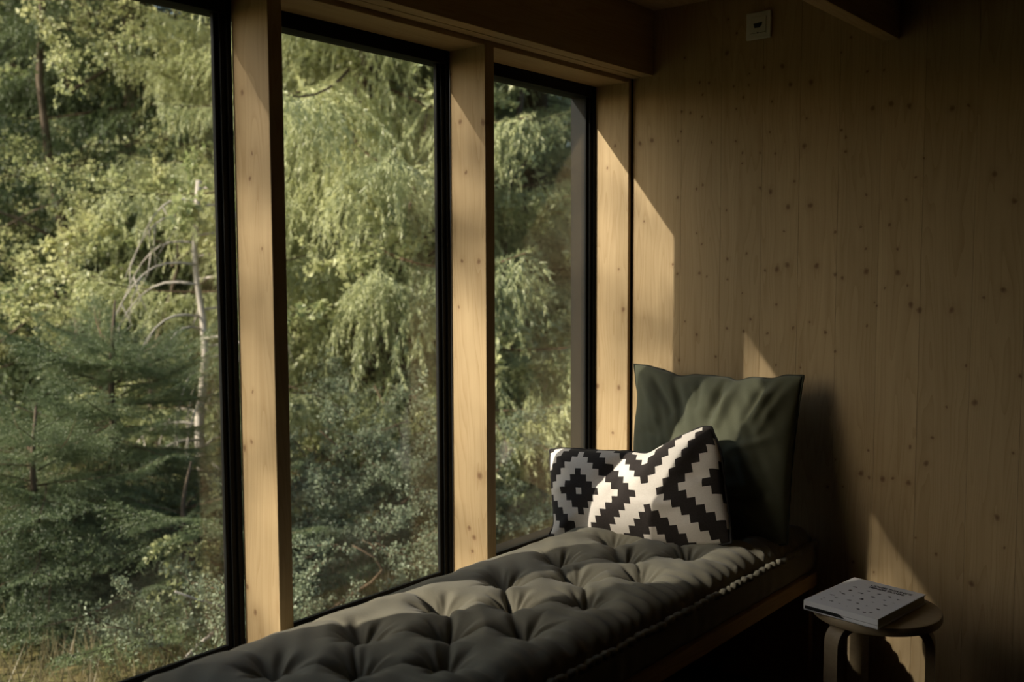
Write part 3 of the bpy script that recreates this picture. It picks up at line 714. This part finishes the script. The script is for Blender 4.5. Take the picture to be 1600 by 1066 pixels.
def bough(seed, L, hang, density=1.0):
    r = np.random.default_rng(seed)
    def axis(t): return np.array([L*t, .06*L*math.sin(3*t+seed), -.30*L*t**1.3 + .20*L*t**3])
    A = []; B = []
    hi = density >= 1
    for t in np.arange(.08, 1.0, .030 if hi else .045):
        p = axis(t); d = unit(axis(min(t+.02, 1.02)) - axis(t-.02))
        for s in (-1, 1):
            l = L*(.40*(1-t)**.8 + .06)*r.uniform(.6, 1.2)
            side = np.array([-d[1], d[0], 0])*s
            dir0 = unit(d*r.uniform(.35, .8) + side*r.uniform(.5, 1.0) + np.array([0, 0, -hang*r.uniform(.1, .8)]))
            q = p; nseg = 4
            for k in range(nseg):
                dd = unit(dir0 + np.array([0, 0, -hang*.6*k/nseg*r.uniform(.5, 1.4)])); q2 = q + dd*l/nseg
                A.append(q); B.append(q2)
                if hi:
                    for ss in (-1, 1):
                        if r.random() < .75:
                            ds = unit(dd*.6 + ss*np.cross(dd, [0, 0, 1])*r.uniform(.3, .9) + np.array([0, 0, -hang*r.uniform(.5, 1.8)])); A.append(q2); B.append(q2 + ds*l*(.16+.22*hang)*r.uniform(.5, 1.1))
                q = q2
        for _ in range(2 if hang > .6 else 1):
            if r.random() < .75*hang:
                l = L*.34*hang*r.uniform(.4, 1.3)*(1-.5*t); q = p + np.array([0, r.normal()*.03, 0])
                for k in range(4):
                    q2 = q + np.array([r.normal()*.025, r.normal()*.025, -1])*l/4; A.append(q); B.append(q2); q = q2
    A = np.array(A); B = np.array(B)
    V = needles_along(A, B, .0085 if hi else .014, .034 if hi else .05, .0085 if hi else .014, r, .7 if hang < .6 else .45)
    V = np.concatenate([V, needles_along(np.array([axis(.8)]), np.array([axis(1.03)]), .004, .035, .008, r)])
    ax = [axis(t) for t in np.linspace(0, 1, 9)]
    stem = []
    for k in range(8):
        rad = .0085*L*(1-.85*k/8); rad2 = .0085*L*(1-.85*(k+1)/8)
        for q in range(3):
            a0, a1 = 2*pi*q/3, 2*pi*(q+1)/3
            o0, o1 = np.array([0, cos(a0), sin(a0)]), np.array([0, cos(a1), sin(a1)])
            stem += [np.stack([ax[k]+o0*rad, ax[k]+o1*rad, ax[k+1]+o1*rad2]), np.stack([ax[k]+o0*rad, ax[k+1]+o1*rad2, ax[k+1]+o0*rad2])]
    allV = np.concatenate([V, np.array(stem)])
    idx = np.concatenate([np.zeros(len(V)), np.ones(len(stem))])
    return allV, idx
def bough_mesh(*a, mats=('needle', 'twig')):
    V, idx = bough(*a); print('bough tris', len(V)); return tri_mesh('bough', V, [M[q] for q in mats], idx)
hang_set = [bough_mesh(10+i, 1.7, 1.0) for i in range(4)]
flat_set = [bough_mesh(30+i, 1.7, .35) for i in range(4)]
dark_set = [bough_mesh(50+i, 1.7, .22, mats=('needle_dark_shade', 'twig')) for i in range(3)]
shade_set = [bough_mesh(60+i, 1.7, .8, mats=('needle_dark_shade', 'twig')) for i in range(3)]  # darker needles put the shade of the left spruces into their colour
def trunk_mb(H, r0, lean=(0, 0), n=10, wob=.02, rnd=random):
    pts = []; rad = []
    for k in range(14):
        t = k/13; pts.append((lean[0]*t + wob*sin(t*7+lean[1]*9)*t*2, lean[1]*t + wob*cos(t*5)*t, -.25 + (H+.25)*t)); rad.append(r0*(1-t)**.85 + .006)
    return MB().tube(pts, rad, n)
def spruce(name, pos, H, r0, spread, sets, label, seed, z0=.5, step=.33, per=5, group='spruces in the forest', density_top=1.0):
    rnd = random.Random(seed)
    root = empty(name, pos, rnd.uniform(0, 6.28)); tag(root, label, 'tree', group)
    trunk_mb(H, r0).build('trunk', M['bark'], root, True)
    z = z0; k = 0
    while z < H-.25:
        f = (H-z)/(H-z0)
        for q in range(per if f > .25 else per-1):
            o = link('bough', rnd.choice(sets), root, (0, 0, z + rnd.uniform(-.12, .12)))
            s = (spread*(.16 + .84*f**.75))/1.7*rnd.uniform(.72, 1.15)
            o.scale = (s, s*rnd.uniform(.85, 1.15), s*rnd.uniform(.9, 1.15)); 
            o.rotation_euler = (rnd.uniform(-.18, .18), R(-14+22*(1-f)*-1) + rnd.uniform(-.12, .2) if f < .5 else rnd.uniform(-.22, .16), 2*pi*(q+rnd.uniform(-.3, .3))/per + k*1.1)
        z += step*(.55+.6*f); k += 1
    return root
# distant spruces: one crown mesh, two kinds, copied
def far_crown(seed, H, spread):
    r = np.random.default_rng(seed); rnd = random.Random(seed)
    parts = []; lows = [bough(200+seed*10+i, 1.7, .7, .5)[0] for i in range(3)]
    z = .3
    while z < H-.3:
        f = (H-z)/H
        for q in range(5):
            V = lows[rnd.randrange(3)]; V = V[r.random(len(V)) < .62]
            s = spread*(.15+.85*f**.8)/1.7*rnd.uniform(.75, 1.2); a = rnd.uniform(0, 2*pi)
            Rm = np.array([[cos(a), -sin(a), 0], [sin(a), cos(a), 0], [0, 0, 1]])
            parts.append((V*s) @ Rm.T + np.array([0, 0, z + rnd.uniform(-.15, .15)]))
        z += .42
    return np.concatenate(parts)
far_kinds = []
for sd_, H, sp in ((1, 9.5, 2.1), (2, 12.0, 2.5), (3, 8.5, 1.8)):
    far_kinds.append((tri_mesh('foliage', far_crown(sd_, H, sp), [M['needle_dark_shade']]), trunk_mb(H, .15).mesh('trunk', M['bark'], True)))  # dark needles paint in the self-shadow of the distant crowns
def far_spruce(i, pos, s, rz, label, group):
    root = empty('spruce_tree', pos, rz); root.scale = (s, s, s); tag(root, label, 'tree', group)
    o = link('foliage', far_kinds[i][0], root); o['kind'] = 'stuff'; link('trunk', far_kinds[i][1], root); return root

# leafy sprays for broadleaf trees and bushes
def spray(seed, L, nleaf, ls, hang):
    r = np.random.default_rng(seed); A = []
    def axis(t): return np.array([L*t, .08*L*math.sin(4*t+seed), .12*L*t - hang*L*t*t])
    tw = [(axis(t), axis(t+.1)) for t in np.linspace(0, .9, 10)]
    pts = []
    for k in range(14):
        t = r.uniform(.12, .95); p = axis(t); d = unit(np.array([r.uniform(.3, .9), r.normal()*.8, r.normal()*.45 - hang*.4])); l = L*r.uniform(.12, .34)
        tw.append((p, p+d*l)); pts += [p + d*l*q for q in r.uniform(.15, 1.05, nleaf//16)]
    pts += [axis(t) for t in r.uniform(.2, 1.02, nleaf//8)]
    P = np.array(pts); n = len(P); P = P + r.normal(size=(n, 3))*.018
    nv = unit(r.normal(size=(n, 3))*np.array([.7, .7, .5]) + np.array([0, 0, .75])); d = unit(np.cross(nv, r.normal(size=(n, 3)))); s = np.cross(nv, d)
    l = (ls*r.uniform(.6, 1.25, n))[:, None]; wd = l*.36
    fold = nv*wd*.35
    t1 = np.stack([P, P + d*l*.45 + s*wd + fold, P + d*l], 1); t2 = np.stack([P, P + d*l, P + d*l*.45 - s*wd + fold], 1)
    tA = np.array([a for a, b in tw]); tB = np.array([b for a, b in tw])
    stem = np.stack([tA - np.array([0, 0, .004]), tA + np.array([0, 0, .004]), tB], 1); stem2 = np.stack([tA - np.array([0, .004, 0]), tA + np.array([0, .004, 0]), tB], 1)
    V = np.concatenate([t1, t2, stem, stem2]); idx = np.concatenate([np.zeros(2*n), np.ones(2*len(stem))]); return V, idx
def spray_set(mat, seeds, L, nl, ls, hang): 
    res = []
    for s in seeds:
        V, idx = spray(s, L, nl, ls, hang); res.append(tri_mesh('leafy_branch', V, [M[mat], M['twig']], idx))
    return res
leaf_set = spray_set('leaf', range(4), .8, 210, .055, .25)
birch_set = spray_set('leaf', range(20, 24), .9, 230, .040, .55)
dull_set = spray_set('leaf_dull', range(40, 44), .55, 300, .027, .2)
def leafy(name, pos, H, z0, rad, n, sets, label, seed, trunk=.05, cat='tree', group=None, bark='bark', size=1.0, squash=1.0):
    rnd = random.Random(seed); root = empty(name, pos, rnd.uniform(0, 6.28)); tag(root, label, cat, group)
    tp = [(.12*sin(k*.9+seed), .12*cos(k*.7+seed)-.12*cos(seed), -.2+(H*.93+.2)*k/9) for k in range(10)]
    MB().tube(tp, [trunk*(1-k/9.5)+.004 for k in range(10)], 8).build('trunk', M[bark], root, True)
    for k in range(n):
        f = rnd.random(); z = z0 + (H-z0)*f; prof = math.sin(pi*min(1, (.12+.86*f)))**.6
        a = rnd.uniform(0, 2*pi); rr_ = rad*prof*math.sqrt(rnd.random())*.85
        o = link('leafy_branch', rnd.choice(sets), root, (rr_*cos(a)*squash, rr_*sin(a), z))
        s = size*rnd.uniform(.75, 1.3); o.scale = (s, s, s); o.rotation_euler = (rnd.uniform(-.5, .5), rnd.uniform(-.7, .5), a + rnd.uniform(-.7, .7))
    if rad > .6:
        for k in range(8):
            z = z0 + (H-z0)*rnd.uniform(.02, .7); a = rnd.uniform(0, 6.28); l = rad*rnd.uniform(.5, .9)
            MB().tube([(0.12*sin(z), 0, z), (l*.5*cos(a), l*.5*sin(a), z+l*.35), (l*cos(a), l*sin(a), z+l*.55)], [trunk*.35, trunk*.22, .005], 5).build('limb', M[bark], root, True)
    return root
# --- the near spruces with hanging curtains, sunlit
G_ = 'spruces in the forest'
spruce('spruce_tree', out(47.8, 8.4), 13, .17, 2.3, hang_set, 'tall spruce with hanging sunlit curtains of twigs in the middle window', 101, z0=.9, step=.40, per=5)
spruce('spruce_tree', out(52.6, 10.4), 12, .16, 2.2, hang_set, 'spruce with drooping boughs behind the left spruce post', 102, z0=.8, step=.42, per=5)
spruce('spruce_tree', out(43.2, 11.0), 12.5, .16, 2.2, hang_set, 'spruce with drooping boughs behind the second sunlit post', 103, z0=1.0, step=.42, per=5)
spruce('spruce_tree', out(60.2, 11.4), 12, .17, 2.3, shade_set, 'tall spruce behind the grey dead tree in the big left window', 104, z0=.8, step=.42, per=5)
spruce('spruce_tree', out(65.8, 12.8), 12, .16, 2.3, shade_set, 'dark spruce at the left edge of the big left window', 105, z0=.8, step=.42, per=5)
spruce('spruce_tree', out(38.2, 10.6), 12, .16, 2.1, flat_set, 'spruce standing behind the narrow far window', 106, z0=.8, step=.42, per=5)
spruce('young_spruce', out(61.8, 6.7), 1.75, .035, 1.4, dark_set, 'young dark spruce with flat boughs low in the big left window', 107, z0=.12, step=.13, per=7, group='young spruces')
spruce('young_spruce', out(58.2, 6.0), .85, .025, 1.2, dark_set, 'young dark spruce just left of the left spruce post', 108, z0=.1, step=.13, per=7, group='young spruces')
spruce('young_spruce', out(65.8, 6.2), 1.2, .03, 1.1, dark_set, 'small young spruce low at the left edge of the picture', 109, z0=.1, step=.13, per=7, group='young spruces')
# --- the grey dead spruce
p = out(57.25, 7.6); dead = empty('dead_spruce', p); tag(dead, 'thin grey dead spruce with bare arching branches in the big left window', 'tree')
MB().tube([(.03*sin(k*1.3), .02*cos(k), -.2+2.75*k/11) for k in range(12)], [max(.022, .046-.0030*k) for k in range(12)], 9).build('trunk', M['deadwood'], dead, True)
rd = random.Random(4)
for k in range(26):
    z = 2.5 - .080*k + rd.uniform(-.03, .03); a = rd.uniform(0, 2*pi); l = .35 + .035*k*rd.uniform(.5, 1.3)
    if k < 10: a = (YAW + (pi/2 if k % 2 else -pi/2) + pi/2) + rd.uniform(-.5, .5); l = .45+.05*k
    pts = []
    for q in range(9):
        t = q/8; pts.append((cos(a)*l*t**.8*.85, sin(a)*l*t**.8*.85, z + .12*l*sin(pi*t*.7) - .85*l*t**2.1))
    mb = MB().tube(pts, [.011*(1-.8*q/8) for q in range(9)], 5)
    for q in (4, 6): 
        e_ = Vector(pts[q]); mb.tube([e_, e_+Vector((rd.uniform(-.1, .1), rd.uniform(-.1, .1), -.16)), e_+Vector((rd.uniform(-.15, .15), rd.uniform(-.15, .15), -.34))], [.006, .004, .002], 4)
    mb.build('bare_branch', M['deadwood'], dead, True)
# --- broadleaf trees
BG = 'broadleaf trees in the forest'
leafy('birch_tree', out(63.6, 10.6), 7.0, .9, 1.5, 130, birch_set, 'leafy sunlit birch left in the big left window', 201, .06, group=BG)
leafy('birch_tree', out(67.8, 10.2), 6.5, .6, 1.3, 100, birch_set, 'leafy birch at the far left edge of the picture', 202, .035, group=BG)
leafy('rowan_tree', out(39.4, 8.6), 6.5, .7, 1.2, 120, leaf_set, 'leafy rowan filling the narrow far window', 203, .05, group=BG)
leafy('rowan_tree', out(44.6, 8.0), 3.4, .3, .8, 60, leaf_set, 'small leafy rowan low beside the second sunlit post', 204, .04, group=BG)
leafy('rowan_tree', out(58.6, 8.6), 2.6, .3, .9, 50, leaf_set, 'small leafy tree among the branches of the dead spruce', 205, .035, group=BG)
#leafy('rowan_tree', out(50.0, 8.2), 3.0, .7, .7, 40, leaf_set, 'slender leafy sapling before the hanging spruce in the middle window', 206, .03, group=BG)
leafy('birch_tree', Vector((-4.52, -7.78, gz(-4.52, -7.78))), 11.2, 8.2, .6, 150, birch_set, 'tall birch added outside the picture so its crown shades the wall beside the stool', 210, .07, group=BG)  # unseen tree added, its crown shaped to block the sun beam
leafy('birch_tree', Vector((-5.3, -9.07, gz(-5.3, -9.07))), 8.1, 5.2, 1.3, 135, birch_set, 'sparse birch added outside the picture to dapple the sunlight on the window seat', 211, .05, group=BG)  # unseen tree added to filter the sun on the mattress
# --- bushes
SG = 'bushes on the clearing'
for i, (az, D, H, r_, n, st_, lab) in enumerate([
    (50.6, 6.6, .95, .75, 60, dull_set, 'bluish green bush low in the middle window, left half'),
    (47.6, 7.2, 1.15, .85, 70, dull_set, 'bluish green bush in the centre of the middle window'),
    (45.4, 6.4, .75, .6, 46, dull_set, 'low bluish bush at the right end of the middle window'),
    (49.0, 5.4, .5, .55, 40, dull_set, 'lowest bluish bush nearest to the sill of the middle window'),
    (57.8, 5.0, .44, .22, 12, dull_set, 'small bush with a pale stem low in the big left window'),
    (56.3, 5.9, .55, .2, 10, leaf_set, 'small bright leafy bush touching the left spruce post'),
    (41.0, 6.8, 1.0, .6, 46, dull_set, 'dark bush low in the narrow far window'),
    (38.6, 7.4, 1.2, .7, 50, leaf_set, 'green bush at the right side of the narrow far window')]):
    leafy('bush', out(az, D), H, .06, r_, n, st_, lab, 300+i, .014, 'bush', SG, 'deadwood' if i in (4, 5) else 'twig', .55 if st_ is leaf_set else .7)
# --- distant forest
r4 = random.Random(12); k = 0
for row, (D0, n) in enumerate(((14, 12), (17.5, 13), (22, 14))):
    for i in range(n):
        az = 14 + 60*(i+.5*(row % 2)+r4.uniform(-.25, .25))/n; D = D0 + r4.uniform(-1, 1.2)
        s = r4.uniform(.85, 1.25)*(1+.1*row)
        far_spruce(k % 3, out(az, D), s, r4.uniform(0, 6.28), ['distant spruce of the first row behind the near trees', 'distant spruce of the middle row of the forest', 'distant spruce closing the forest at the back'][row], ['distant spruces, first row', 'distant spruces, middle row', 'distant spruces, last row'][row]); k += 1
# --- grass
r = np.random.default_rng(77); n = 20000
az = r.uniform(30, 80, n); D = 2.6 + 8*r.random(n)**1.3
x = 1.9 - D*np.sin(np.radians(az)); y = D*np.cos(np.radians(az)); ok = x < -.45; x, y = x[ok], y[ok]
cl = np.sin(x*1.7+y*.8)*np.sin(y*1.9-x*.6) + r.normal(size=len(x))*.5; k_ = cl > -.35; x, y = x[k_], y[k_]; n = len(x)
z = np.array([gz(a, b) for a, b in zip(x, y)])
P = np.stack([x, y, z-.01], 1); h = r.uniform(.08, .26, n)[:, None]; lean = r.normal(size=(n, 3))*.35; lean[:, 2] = 1; lean = unit(lean)
sd2 = unit(np.cross(lean, r.normal(size=(n, 3)))); wd = .006
o = link('grass', tri_mesh('grass', np.stack([P - sd2*wd, P + sd2*wd, P + lean*h], 1), [M['grass']])); tag(o, 'thin dry grass on the clearing below the windows', 'grass', kind='stuff')
